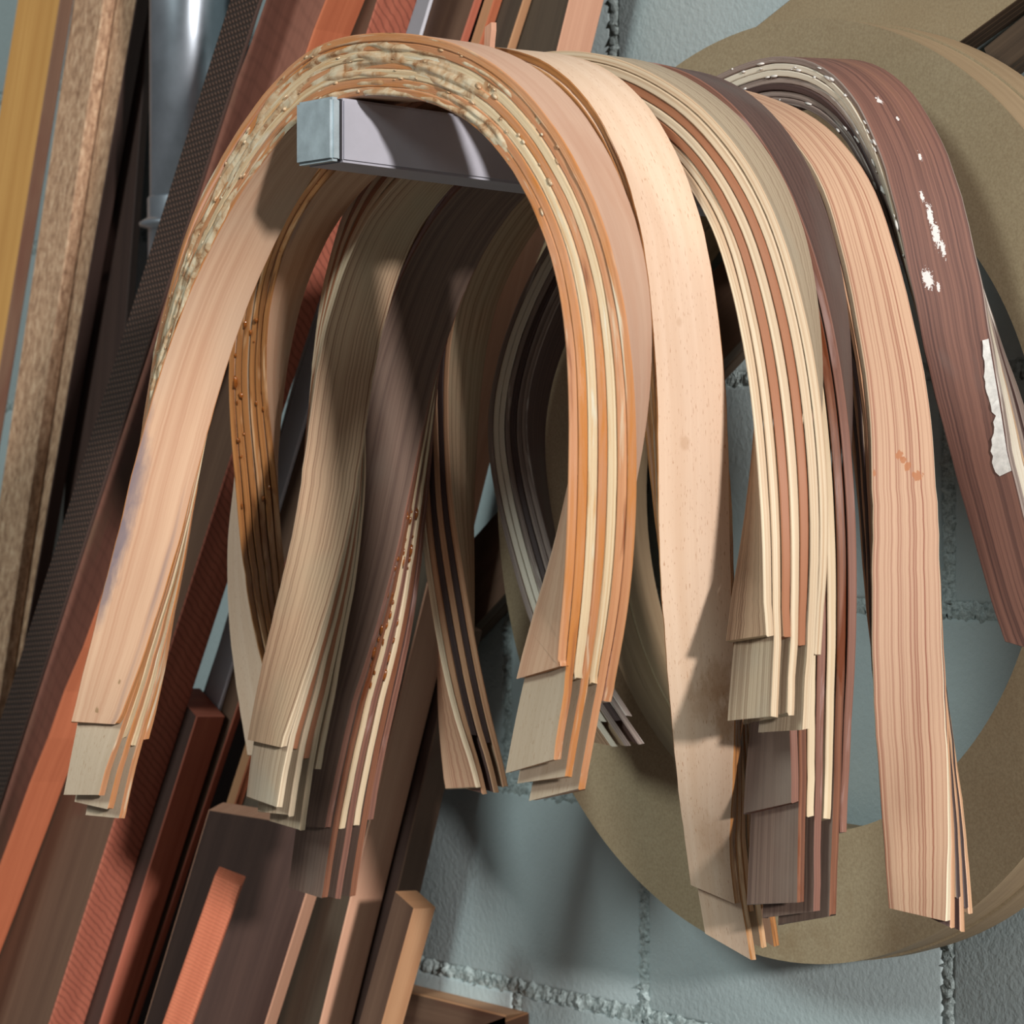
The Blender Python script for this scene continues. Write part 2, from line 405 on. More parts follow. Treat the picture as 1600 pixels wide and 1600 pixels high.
def blob_mesh(pts, loc, mat, name, seed=0, sub=1):
    """small irregular droplets: (position, axis scale vectors) joined into one mesh"""
    r = np.random.RandomState(seed); bm = bmesh.new()
    for (p, ax, ay, az) in pts:
        res = bmesh.ops.create_icosphere(bm, subdivisions=sub, radius=1.0)
        for v in res['verts']:
            c = v.co * (1 + r.normal(0, .14)); v.co = Vector(p) - loc + Vector(ax) * c.x + Vector(ay) * c.y + Vector(az) * c.z
    me = bpy.data.meshes.new(name); bm.to_mesh(me); bm.free(); me.materials.append(mat)
    me.polygons.foreach_set('use_smooth', [True] * len(me.polygons)); return me

def glue_on_edge(root, path, loc, pitch, n, count, s_lo, s_hi, mat, seed, front=True, size=(.0016, .006), lines=None):
    r = np.random.RandomState(seed); thick = n * pitch; pts = []
    sel = np.where((path.s > s_lo) & (path.s < s_hi))[0]
    for _ in range(count):
        i = r.choice(sel); k = r.choice(lines) if lines else r.randint(1, n)
        off = k * pitch - thick / 2 + r.normal(0, pitch * .22)
        sgn = 1 if front else -1
        p = path.point(i, off, sgn * (path.w / 2 + .0002))
        a = r.uniform(*size)
        pts.append((p, path.T[i] * a * r.uniform(.8, 2.2), path.N[i] * a * r.uniform(.35, .8), path.E[i] * a * r.uniform(.3, .6)))
    o = link_obj('dried_glue', blob_mesh(pts, loc, mat, 'dried_glue', seed), root); o['kind'] = 'stuff'
    o['label'] = 'hardened glue drips along the strip edges'
    return o

# A: front arch, glue-smeared edges
A_c = [(88,1240,0),(110,1125,0),(128,1060,0),(150,960,0),(178,860,0),(212,720,0),(232,640,0),(262,540,0),(300,440,0),(345,350,0),(400,265,0),(452,198,0),(495,162,0),
       (540,150,0),(600,148,0),(660,154,0),(720,178,0),(770,222,0),(810,280,0),(845,350,0),(868,420,0),(882,500,0),(888,600,0),(889,700,0),(887,800,0),
       (884,900,0),(878,980,0),(868,1060,0),(850,1200,0),(844,1240,0)]
rA, pA, lA = lamination('bent_lamination', 'frontmost arch of pink beech strips with glue-smeared edges beside the tube end',
    A_c, -.529, .0517, .0463 / 7, 1, (159, 211, 1.98), -.0,
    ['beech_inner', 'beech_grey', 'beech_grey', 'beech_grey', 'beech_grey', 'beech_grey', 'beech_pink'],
    ['edge_orange', 'edge_orange', 'edge_pale', 'edge_orange', 'edge_pale', 'edge_orange', 'edge_orange'],
    [1128, 1240, 1150, 1255, 1156, 1270, 1150], [1045, 1195, 1060, 1218, 1074, 1240, 1100], 1)
# B: second arch, pale beech, turned the other way
B_c = [(490,1180,0),(475,1100,0),(460,1020,0),(447,940,0),(440,860,0),(437,800,0),(429,720,0),(420,640,0),(417,560,0),(424,470,0),(443,395,0),(480,320,0),
       (530,260,0),(590,208,0),(650,168,0),(700,148,0),(745,140,0),(850,88,1),(900,130,1),(945,190,1),(975,260,1),(1000,340,1),(1012,420,1),(1019,500,1),
       (1025,600,1),(1030,700,1),(1030,800,1),(1031,900,1),(1036,1000,1),(1046,1100,1),(1058,1220,1),(1078,1380,1),(1092,1470,1)]
rB, pB, lB = lamination('bent_lamination', 'pale beech arch second from the tube end with a smooth wide outer face',
    B_c, -.452, .0515, .0349 / 6, -1, (165, 165, 1.99), .12,
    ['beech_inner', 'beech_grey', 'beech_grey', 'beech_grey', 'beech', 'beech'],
    ['edge_amber'] * 6,
    [1150, 1180, 1150, 1180, 1150, 1180], [1455, 1400, 1462, 1400, 1470, 1395], 2, drift=(.13, .13))
# C: third arch, oak with brown layers
C_c = [(372,1255,0),(383,1155,0),(395,1100,0),(415,1000,0),(440,900,0),(462,800,0),(472,720,0),(480,650,0),(492,580,0),(510,500,0),(535,420,0),(565,350,0),
       (610,290,0),(670,240,0),(730,205,0),(784,184,0),(840,172,0),(900,172,0),(960,190,0),(1037,240,0),(1062,270,0),(1087,307,0),(1112,350,0),(1131,400,0),
       (1160,530,0),(1173,612,0),(1181,700,0),(1188,775,0),(1193,870,0),(1194,980,0),(1194,1060,0),(1193,1135,0)]
rC, pC, lC = lamination('bent_lamination', 'oak arch with two brown layers striping its pale edge, third from the tube end',
    C_c, -.374, .0485, .0460 / 7, 1, (152, 225, 1.84), .064,
    ['oak', 'oak_grey', 'oak', 'oak_grey', 'oak', 'oak_grey', 'oak_grey'],
    ['edge_oak', 'edge_oak', 'edge_brown', 'edge_oak', 'edge_brown', 'edge_oak', 'edge_oak'],
    [1155, 1252, 1165, 1265, 1180, 1285, 1190], [990, 1118, 1000, 1122, 1015, 1135, 1022], 3, drift=(0, -.02))
# D: walnut
D_c = [(436,1390,0),(450,1290,0),(462,1200,0),(477,1120,0),(495,1030,0),(512,950,0),(525,870,0),(537,790,0),(548,720,0),(563,640,0),(581,560,0),(605,480,0),
       (638,400,0),(680,335,0),(735,275,0),(795,230,0),(860,203,0),(920,190,0),(980,185,0),(1040,200,0),(1090,240,0),(1130,300,0),(1165,390,0),(1192,500,0),
       (1210,620,0),(1220,740,0),(1226,860,0),(1230,1000,0),(1232,1140,0),(1234,1260,0),(1233,1410,0)]
rD, pD, lD = lamination('bent_lamination', 'dark walnut arch with two cream layers showing at its lower right end',
    D_c, -.300, .0570, .0470 / 7, 1, (142, 149, 1.37), .13,
    ['walnut_grey', 'walnut_grey', 'oak', 'walnut_grey', 'oak', 'walnut_grey', 'walnut'],
    ['edge_walnut', 'edge_walnut_glue', 'edge_cream', 'edge_walnut', 'edge_cream', 'edge_walnut_glue', 'edge_walnut'],
    [1290, 1388, 1285, 1395, 1280, 1392, 1275], [1255, 1410, 1275, 1422, 1288, 1435, 1307], 4, drift=(0, -.03))
# E: red-lined oak
E_c = [(795,1230,0),(772,1144,0),(752,1050,0),(735,956,0),(722,878,0),(709,806,0),(703,712,0),(699,620,0),(701,540,0),(715,462,0),(743,400,0),(785,330,0),
       (840,275,0),(900,235,0),(960,212,0),(1000,203,0),(1060,190,0),(1206,175,1),(1256,234,1),(1287,281,1),(1306,337,1),(1325,431,1),(1347,525,1),(1356,587,1),
       (1361,650,1),(1364,744,1),(1366,869,1),(1367,1000,1),(1369,1090,1),(1377,1228,1),(1385,1366,1),(1389,1425,1)]
rE, pE, lE = lamination('bent_lamination', 'oak arch with fine reddish grain lines and an amber stain on its wide face',
    E_c, -.230, .0514, .0350 / 6, -1, (164, 166, 2.6), -.03,
    ['oak', 'oak', 'walnut', 'oak', 'walnut', 'oak_red'],
    ['edge_oak_pink', 'edge_dark', 'edge_oak_pink', 'edge_dark', 'edge_oak_pink', 'edge_oak'],
    [1215, 1150, 1225, 1145, 1230, 1232], [1400, 1395, 1430, 1385, 1425, 1428], 5)
# F: farthest, walnut
F_c = [(945,1165,1),(890,1090,1),(835,1000,1),(812,925,1),(790,850,1),(772,775,1),(760,710,1),(757,660,1),(765,600,1),(785,525,1),(815,450,1),(850,385,1),
       (900,310,1),(960,240,1),(1020,185,1),(1080,140,1),(1130,108,1),(1180,90,1),(1230,83,1),(1280,93,1),(1320,125,1),(1350,175,1),(1375,240,1),(1393,300,1),
       (1409,380,1),(1425,460,1),(1450,590,1),(1472,666,1),(1487,728,1),(1506,790,1),(1534,900,1),(1560,985,1),(1575,1020,1)]
rF, pF, lF = lamination('bent_lamination', 'reddish walnut arch nearest the wall with white glue smears and torn paper on it',
    F_c, -.168, .0520, .0380 / 7, -1, (80, 249, 1.23), .0,
    ['walnut', 'walnut', 'walnut', 'oak', 'walnut', 'oak', 'walnut_red'],
    ['edge_grey', 'edge_grey', 'edge_dark', 'edge_grey', 'edge_white', 'edge_white', 'edge_grey'],
    [1110, 1150, 1115, 1155, 1118, 1158, 1120], [1000, 1010, 1000, 1012, 1005, 1015, 1012], 6)

def glue_film(root, path, loc, n, s_lo, s_hi, mat, seed, amp=.0016, bias=-.0003):
    """lumpy skin of dried glue over the front edges, broken along the joints between strips"""
    r = np.random.RandomState(seed); sel = np.where((path.s > s_lo) & (path.s < s_hi))[0]; m = n * 5 + 1; L = len(sel)
    def sm(sig_s, sig_n):
        a = r.normal(0, 1, (L + 80, m + 20))
        for ax, sg in ((0, sig_s), (1, sig_n)):
            k = np.exp(-.5 * (np.arange(-3 * int(sg + 1), 3 * int(sg + 1) + 1) / sg) ** 2); k /= np.sqrt((k ** 2).sum())
            a = np.apply_along_axis(lambda v: np.convolve(v, k, 'same'), ax, a)
        return a[40:40 + L, 10:10 + m]
    H = bias + amp * (.55 * sm(3.0, 1.0) + .5 * sm(9.0, 1.5) + .3 * sm(1.2, .8))
    fade = np.minimum(1, np.minimum(np.arange(L), np.arange(L)[::-1]) / 18.0)[:, None]
    H = H * 1.0 - (1 - fade) * .002
    V = []; Fc = []
    for a, i in enumerate(sel):
        for b in range(m):
            t = b / (m - 1); off = (t - .5) * path.thick; g = abs(((t * n) + .5) % 1 - .5)
            h = H[a, b] - (.0012 if g < .12 else 0)
            V.append(path.point(i, off * .985, path.w / 2 + max(-.0012, min(h, .0030))) - Vector(loc))
    for a in range(L - 1):
        for b in range(m - 1):
            q = [a * m + b, a * m + b + 1, (a + 1) * m + b + 1, (a + 1) * m + b]
            Fc.append(tuple(q[::-1]))
    o = link_obj('glue_film', mesh_from('glue_film', V, Fc, mats=[mat], smooth=True), root)
    o['label'] = 'crackled skin of dried glue over the strip edges'; return o
def glue_film_mat():
    s = NT('glue_film'); tc = s.n('ShaderNodeTexCoord').outputs['Object']
    f = s.noise(tc, 70, 4.0, .65, .5); g = s.noise(tc, 22, 3.0)
    c = s.ramp(f, [(.34, lin((150, 106, 72))), (.46, lin((196, 164, 128))), (.6, lin((216, 198, 168)))])
    c = s.mix(s.ramp(g, [(.55, G0), (.7, (.7,) * 3 + (1,))]), c, lin((186, 128, 78)))
    s.l(c, s.p.inputs['Base Color']); s.p.inputs['Roughness'].default_value = .24
    s.p.inputs['Coat Weight'].default_value = .35; s.p.inputs['Coat Roughness'].default_value = .12
    return s.m
M['glue_film'] = glue_film_mat()
glue_film(rA, pA, lA, 7, pA.s0 - .44, pA.s0 + .24, M['glue_film'], 4)
glue_on_edge(rA, pA, lA, .0463 / 7, 7, 70, pA.s0 - .40, pA.s0 + .30, M['glue_film'], 1, size=(.0010, .0028))
glue_on_edge(rB, pB, lB, .0349 / 6, 6, 26, pB.s0 - .65, pB.s0 - .2, M['glue_amber'], 3, size=(.001, .004))
glue_on_edge(rD, pD, lD, .0064, 7, 40, pD.s0 - .68, pD.s0 - .5, M['glue_amber'], 4, front=False, size=(.0012, .004), lines=[1, 2, 4])
glue_on_edge(rF, pF, lF, .0062, 7, 70, pF.s0 - .25, pF.s0 + .25, M['glue_white'], 5, size=(.001, .003))

# ------------------------------------------------------------------ big ring form hanging on the tube
ring = empty('ring_form', (.3065, -.03, 1.0845))
def annulus(r0, r1, hc, oc, y0, y1, n=160):
    V = []; Fc = []; MI = []; UV = []
    for k in range(n):
        a = 2 * math.pi * k / n; ca, sa = math.cos(a), math.sin(a)
        V += [(oc[0] + r1 * ca, y0, oc[1] + r1 * sa), (oc[0] + r1 * ca, y1, oc[1] + r1 * sa),
              (hc[0] + r0 * ca, y0, hc[1] + r0 * sa), (hc[0] + r0 * ca, y1, hc[1] + r0 * sa)]
    for k in range(n):
        a = 4 * k; b = 4 * ((k + 1) % n); u0, u1 = r1 * 6.283 * k / n, r1 * 6.283 * (k + 1) / n
        Fc += [(a, b, b + 2, a + 2), (b + 1, a + 1, a + 3, b + 3), (b, a, a + 1, b + 1), (a + 2, b + 2, b + 3, a + 3)]
        MI += [0, 0, 1, 1]
        UV += [[(0, 0)] * 4, [(0, 0)] * 4, [(u1, y0), (u0, y0), (u0, y1), (u1, y1)], [(u0, y0), (u1, y0), (u1, y1), (u0, y1)]]
    return V, Fc, UV, MI
OC = (.3065, 1.480); HC = (.328, 1.4765); RO = .3957; RI = .281
for k in range(4):
    y0 = -.102 + k * .018; jr = (0, -.0012, .0008, -.0006)[k]
    V, Fc, UV, MI = annulus(RI - jr, RO + jr, HC, OC, y0, y0 + .0176)
    V = [Vector(v) - ring.location for v in V]
    link_obj('ring_layer', mesh_from('ring_layer', V, Fc, UV, [M['mdf'], M['mdf_edge']], MI), ring)
tag(ring, 'large round beige fibreboard ring form hanging behind the arches', 'bending form')

# ------------------------------------------------------------------ boards leaning on the wall, lit edges and shaded faces put into their colours
def weave_mat():
    s = NT('woven_hardboard'); uv = s.n('ShaderNodeUVMap').outputs[0]; hs = []
    for rot in (.6, -.6):
        mp = s.n('ShaderNodeMapping'); mp.inputs['Rotation'].default_value = (0, 0, rot); s.l(uv, mp.inputs[0])
        w = s.n('ShaderNodeTexWave', wave_type='BANDS'); w.inputs['Scale'].default_value = 58.0; w.inputs['Distortion'].default_value = .6
        s.l(mp.outputs[0], w.inputs[0]); hs.append(w.outputs['Fac'])
    mx = s.n('ShaderNodeMath', operation='MULTIPLY'); s.l(hs[0], mx.inputs[0]); s.l(hs[1], mx.inputs[1])
    s.l(s.ramp(mx.outputs[0], [(0.0, lin((40, 27, 21))), (.6, lin((82, 57, 44)))]), s.p.inputs['Base Color'])
    s.p.inputs['Roughness'].default_value = .75; s.bump(mx.outputs[0], .6, .002); return s.m
M['weave'] = weave_mat()
def chip_mat():
    s = NT('chipboard'); uv = s.n('ShaderNodeUVMap').outputs[0]
    f = s.noise(s.mapping(uv, (70, 210, 1), 3.0), 1.0, 3.0, .7); g = s.noise(s.mapping(uv, (160, 160, 1), 3.0), 1.0, 2.0, .6)
    c = s.ramp(f, [(.3, lin((120, 88, 66))), (.52, lin((178, 142, 112))), (.7, lin((206, 176, 146)))])
    c = s.mix(s.ramp(g, [(.6, G0), (.7, (.6,) * 3 + (1,))]), c, lin((128, 90, 62)))
    s.l(c, s.p.inputs['Base Color']); s.p.inputs['Roughness'].default_value = .7; return s.m
M['chip'] = chip_mat()
M['pine_yellow'] = wood('yellow_pine', (206, 158, 92), (172, 120, 62), 60, .6, along=.5)
M['brown_board'] = wood('brown_board', (118, 90, 72), (84, 60, 48), 50, .6, along=1.0, extra=[((92, 56, 44), .6, .72, 3, 9, 2.0)])
M['dark_board'] = wood('dark_board', (84, 62, 54), (56, 40, 36), 60, .6, along=1.0)  # dark tone includes the shade on faces between boards
M['grey_board'] = wood('grey_brown_board', (92, 80, 66), (60, 52, 44), 50, .6, along=.8)  # grey tone darkened as a face turned from the light
M['red_rough'] = wood('rough_red_board', (158, 104, 86), (112, 70, 58), 40, .7, along=2.0, saw=(0.05, 16.0, .14), extra=[((120, 86, 68), .52, .7, 6, 14, 2.0)], bump=.5)
M['edge_red'] = wood('red_sawn_edge', (196, 116, 92), (150, 80, 62), 60, .7, along=1.4)
M['edge_red_sawn'] = wood('red_diagonal_sawn_edge', (184, 108, 86), (144, 78, 62), 50, .7, along=1.4, saw=(.75, 48.0, .5))
M['edge_red_cross'] = wood('red_cross_sawn_edge', (214, 128, 96), (178, 96, 70), 90, .7, along=1.4, saw=(.12, 75.0, .3))
M['edge_orange_board'] = wood('orange_padauk_edge', (206, 124, 88), (160, 84, 56), 40, .7, along=1.2)
M['edge_pink_board'] = wood('pink_batten', (216, 168, 140), (186, 134, 108), 70, .6, along=.7)  # pale tone holds the light falling on right-hand edges
M['edge_tan_board'] = wood('tan_batten', (196, 150, 112), (160, 112, 78), 70, .6, along=.7)
M['white_board'] = simple('white_paint', (222, 222, 230), .4, noise=.05, nscale=15)

def prism(P0, P1, Wd, Td, w, t, ch, loc, wav=0.0, seed=0, step=.06, cut=0.0):
    """board from P0 (bottom) to P1 (top); front-right edge on the line, width along Wd, thickness along Td"""
    r = np.random.RandomState(seed); L = np.linalg.norm(P1 - P0); n = max(2, int(L / step))
    prof = [(ch, 0), (w - ch, 0), (w, ch), (w, t - ch), (w - ch, t), (ch, t), (0, t - ch), (0, ch)]
    slot = [0, 1, 1, 1, 0, 1, 1, 1]; m = 8; V = []; Fc = []; UV = []; MI = []
    vv = np.cumsum([0] + [math.hypot(prof[(j + 1) % m][0] - prof[j][0], prof[(j + 1) % m][1] - prof[j][1]) for j in range(m)])
    D = (P1 - P0) / L
    for i in range(n + 1):
        o = r.normal(0, wav, 2) if wav else (0, 0)
        for (a, b) in prof:
            a2 = a + (o[0] if a < w / 2 else o[1]); V.append(P0 + D * (L * i / n - (cut * Wd[2] * a / D[2] if i == n else 0)) + Wd * a2 + Td * b - loc)
    for i in range(n):
        ua, ub = L * i / n + seed, L * (i + 1) / n + seed
        for j in range(m):
            j2 = (j + 1) % m; Fc.append((i * m + j2, i * m + j, (i + 1) * m + j, (i + 1) * m + j2))
            UV.append([(ua, vv[j + 1]), (ua, vv[j]), (ub, vv[j]), (ub, vv[j + 1])]); MI.append(slot[j])
    Fc.append(tuple(range(m))); UV.append([(p[1], p[0]) for p in prof]); MI.append(1)
    b = n * m; Fc.append(tuple(b + j for j in range(m))[::-1]); UV.append([(p[1], p[0]) for p in prof][::-1]); MI.append(1)
    return V, Fc, UV, MI
LEAN = .055
def lean_at(px, py, yf):
    y = yf
    for _ in range(6):
        p = at(px, py, y); y = yf + LEAN * (p[2] - 1.5)
    return at(px, py, y)
def board(name, label, cat, a, b, yf, w, t, face, edge, rot=0.0, top_py=None, ztop=2.32, wav=0.0, seed=0, group=None, zbot=0.0, ch=.0012, cut=0.0):
    A = lean_at(a[0], a[1], yf); B = lean_at(b[0], b[1], yf)     # A upper, B lower on the front-right edge
    D = (A - B) / np.linalg.norm(A - B)
    q = math.radians(rot); Wd = -np.array([math.cos(q), math.sin(q), 0.0]); Wd = Wd - D * (Wd @ D); Wd /= np.linalg.norm(Wd)
    Td = np.cross(D, Wd); Td /= np.linalg.norm(Td)
    if Td[1] < 0: Td = -Td
    low = min(0.0, Wd[2] * w)
    P0 = B + D * ((zbot - low - B[2]) / D[2])
    if top_py is not None:
        x = a[0] + (b[0] - a[0]) * (top_py - a[1]) / (b[1] - a[1]); P1 = lean_at(x, top_py, yf)
    else: P1 = B + D * ((ztop - B[2]) / D[2])
    loc = P0.copy()
    V, Fc, UV, MI = prism(P0, P1, Wd, Td, w, t, ch, loc, wav, seed, cut=cut)
    o = link_obj(name, mesh_from(name, V, Fc, UV, [M[face], M[edge]], MI), None, Vector(loc))
    return tag(o, label, cat, group)
GB = 'boards leaning against the wall'
board('pine_plank', 'yellow pine plank leaning at the far upper left corner', 'board', (94, 0), (12, 500), -.124, .11, .018, 'pine_yellow', 'brown_board', seed=1, group=GB)
board('chipboard_panel', 'chipboard panel next to the yellow pine plank', 'board', (162, 0), (87, 500), -.104, .075, .016, 'chip', 'chip', seed=2, group=GB)
board('chipboard_panel', 'chipboard panel in front of the galvanised pipe', 'board', (213, 0), (126, 500), -.0865, .085, .018, 'chip', 'dark_board', seed=3, group=GB)
board('dark_plank', 'narrow plank coloured as the shade between the chipboard and the galvanised pipe', 'board', (233, 0), (192, 560), -.058, .12, .011, 'dark_board', 'dark_board', seed=18, group=GB)  # dark plank set where shade falls beside the pipe
board('hardboard_strip', 'dark brown strip with a fine woven texture, left of the rough red plank', 'board', (406, 0), (115, 900), -.300, .052, .004, 'weave', 'dark_board', seed=4, group=GB)
board('rough_plank', 'rough-sawn reddish plank with a bright orange edge', 'board', (510, 0), (84, 1130), -.262, .100, .042, 'red_rough', 'edge_orange_board', wav=.0015, seed=5, group=GB)
board('brown_plank', 'wide brown plank whose red edge shows diagonal saw marks', 'board', (590, 0), (77, 1600), -.218, .150, .044, 'brown_board', 'edge_red_sawn', seed=6, group=GB)
board('dark_plank', 'dark plank with a wide smooth red edge, its top in shadow', 'board', (660, 0), (156, 1600), -.1735, .060, .035, 'dark_board', 'edge_red', top_py=1120, seed=7, group=GB)
board('white_batten', 'white painted batten rising behind the front arch', 'board', (672, 0), (475, 660), -.137, .034, .004, 'white_board', 'white_board', seed=8, group=GB, ch=.0008)
board('narrow_board', 'narrow brown board with a thin tan edge right of the white batten', 'board', (742, 0), (204, 1600), -.1325, .068, .009, 'brown_board', 'edge_red', seed=9, group=GB)
board('thin_lath', 'thin tan lath among the brown boards, behind the arch crown', 'board', (772, 0), (256, 1600), -.1233, .016, .010, 'edge_tan_board', 'edge_orange_board', seed=10, group=GB)
board('narrow_board', 'narrow grey brown board with a narrow tan edge behind the peg', 'board', (818, 0), (300, 1600), -.1130, .044, .010, 'grey_board', 'edge_tan_board', seed=11, group=GB)
board('short_plank', 'short wide dark plank with a pale pink edge at the bottom', 'board', (519, 1270), (415, 1600), -.136, .130, .030, 'dark_board', 'edge_pink_board', rot=28, cut=.75, top_py=1296, seed=12, group=GB)
board('red_batten', 'short red batten with cross saw marks in front of the dark plank', 'board', (377, 1384), (300, 1600), -.232, .028, .020, 'edge_red_cross', 'edge_red_cross', rot=44, top_py=1384, seed=13, group=GB)
board('back_board', 'wide dark board at the back of the stack, seen in the gaps', 'board', (800, 0), (360, 1600), -.078, .20, .018, 'dark_board', 'dark_board', seed=17, group=GB)
board('grey_plank', 'grey brown plank with a long pinkish tan edge, beside the bare wall', 'board', (890, 0), (500, 1600), -.1025, .072, .040, 'grey_board', 'edge_pink_board', seed=14, group=GB)
board('dark_offcut', 'dark offcut board standing right of the long tan edge', 'board', (722, 960), (572, 1600), -.060, .050, .030, 'dark_board', 'brown_board', top_py=985, seed=15, group=GB)
board('pale_batten', 'short pale square batten standing by the lower wall', 'board', (647, 1420), (597, 1600), -.130, .036, .026, 'brown_board', 'edge_tan_board', top_py=1420, seed=16, group=GB)

# horizontal rail low on the wall
rail_a, rail_b = at(560, 1545, -.03), at(830, 1603, -.03)
rail = empty('low_rail', (-.75, -.03, .74))
rl = Vector(rail.location); x0, x1, zt = -1.35, rail_b[0] + .02, rail_b[2] + .004
V, Fc, UV, MI = prism(np.array([x0, -.03, zt]), np.array([x1, -.03, zt]), np.array([0, 0, -1.0]), np.array([0, 1.0, 0]), .12, .029, .0015, np.array(rl), 0, 3)
Fc = [f[::-1] for f in Fc]; UV = [u[::-1] for u in UV]
link_obj('rail_board', mesh_from('rail_board', V, Fc, UV, [M['brown_board'], M['edge_tan_board']], MI), rail)
tag(rail, 'brown horizontal rail fixed low on the block wall', 'rail', kind='thing')

# galvanised pipe with collar
def lathe(profile, n, name, mat, loc):
    V = []; Fc = []
    for (r_, z) in profile:
        for k in range(n): V.append((r_ * math.cos(2 * math.pi * k / n), r_ * math.sin(2 * math.pi * k / n), z))
    for i in range(len(profile) - 1):
        for k in range(n):
            k2 = (k + 1) % n; Fc.append((i * n + k, i * n + k2, (i + 1) * n + k2, (i + 1) * n + k))
    Fc.append(tuple(range(n))[::-1]); Fc.append(tuple((len(profile) - 1) * n + k for k in range(n)))
    me = mesh_from(name, V, Fc, mats=[mat]); me.polygons.foreach_set('use_smooth', [True] * (len(Fc) - 2) + [False] * 2); return me
M['galv'] = simple('galvanised_steel', (196, 204, 214), .34, metal=.85, noise=.18, nscale=14)
pc = at(296, 200, -.062)
pipe = empty('galvanised_pipe', (pc[0], -.062, 0))
zc = at(296, 352, -.062)[2]
link_obj('pipe', lathe([(.045, 1.45), (.045, 2.6)], 40, 'pipe', M['galv'], None), pipe)
link_obj('collar', lathe([(.0455, zc - .05), (.047, zc - .048), (.047, zc - .004), (.056, zc - .002), (.057, zc + .002), (.053, zc + .005), (.0475, zc + .008), (.0475, zc + .03), (.0455, zc + .032)], 40, 'collar', M['galv'], None), pipe)
def strap():
    V = []; Fc = []; n = 18
    for k in range(n + 1):
        a = math.pi + math.pi * k / n
        for r_ in (.0455, .048):
            for z in (1.50, 1.53): V.append((r_ * math.cos(a), r_ * math.sin(a), z))
    for k in range(n):
        a = 4 * k; b = a + 4
        Fc += [(a, b, b + 1, a + 1), (a + 2, a + 3, b + 3, b + 2), (a, a + 2, b + 2, b), (a + 1, b + 1, b + 3, a + 3)]
    o0 = len(V)
    for sx in (-1, 1):
        for (x, y) in ((.0455, 0), (.048, 0), (.048, .058), (.0455, .058)):
            for z in (1.50, 1.53): V.append((sx * x, y, z))
    for q in (o0, o0 + 8):
        for j in range(4):
            a = q + 2 * j; b = q + 2 * ((j + 1) % 4); Fc.append((a, b, b + 1, a + 1))
        Fc += [(q, q + 2, q + 4, q + 6), (q + 1, q + 7, q + 5, q + 3)]
    return mesh_from('pipe_strap', V, Fc, mats=[M['galv']])
link_obj('pipe_strap', strap(), pipe)
tag(pipe, 'galvanised steel pipe with a flanged collar standing against the wall', 'pipe')

# ------------------------------------------------------------------ boards trapped behind the ring
def diag(name, label, a, b, yf, w, layers, tl, face, edge, seed, ext):
    A = at(a[0], a[1], yf); B = at(b[0], b[1], yf); D = (A - B) / np.linalg.norm(A - B)
    Wd = np.cross(D, np.array([0, 1.0, 0])); Wd /= np.linalg.norm(Wd)
    if Wd[2] < 0: Wd = -Wd
    B = B - D * ext[0]; A = A + D * ext[1]
    root = empty(name, tuple(B))
    for k in range(layers):
        V, Fc, UV, MI = prism(B + np.array([0, k * tl, 0]), A + np.array([0, k * tl, 0]), Wd, np.array([0, 1.0, 0]), w - .002 * (k % 2), tl * .94, .0006, B, 0, seed + k)
        link_obj('sheet', mesh_from('sheet', V, Fc, UV, [M[face], M[edge]], MI), root)
    return tag(root, label, 'board')
diag('sheet_stack', 'stack of beige sheets with layered edges coloured as in shade at the upper right corner', (1590, 0), (1505, 62), -.0285, .135, 4, .0066, 'mdf', 'ply_shaded', 31, (.24, .45))
diag('laminated_bar', 'dark layered bar under the beige sheet stack at the upper right corner', (1705, 0), (1580, 100), -.0270, .028, 3, .0080, 'ply_shaded', 'ply_shaded', 51, (.02, .35))
diag('slanted_board', 'slanted brown board behind the ring, seen between the arches', (1135, 557), (802, 915), -.0285, .075, 2, .013, 'brown_board', 'ply_shaded', 41, (.16, .10))

# ------------------------------------------------------------------ small things on the arches
def on_face(path, py, side, outer, efrac):
    off = path.thick / 2 * (1 if outer else -1); i = path.station_at_py(off, py, side)
    sg = 1 if outer else -1
    return path.point(i, off, efrac * path.w / 2) + path.N[i] * sg * .0002, path.T[i], path.E[i], path.N[i] * sg
def face_patch(root, path, loc, name, mat, spots, seed, label, outer=True, th=.00035):
    r = np.random.RandomState(seed); pts = []
    for (py, side, ef, a, b, cnt, spread_t, spread_e) in spots:
        for _ in range(cnt):
            p, T, E, N = on_face(path, py, side, outer, ef)
            p = p + T * r.normal(0, spread_t) + E * r.normal(0, spread_e)
            k = r.uniform(.5, 1.3); pts.append((p, T * a * k, E * b * r.uniform(.5, 1.3), N * th))
    o = link_obj(name, blob_mesh(pts, loc, mat, name, seed, 2), root); o['kind'] = 'stuff'; o['label'] = label; return o
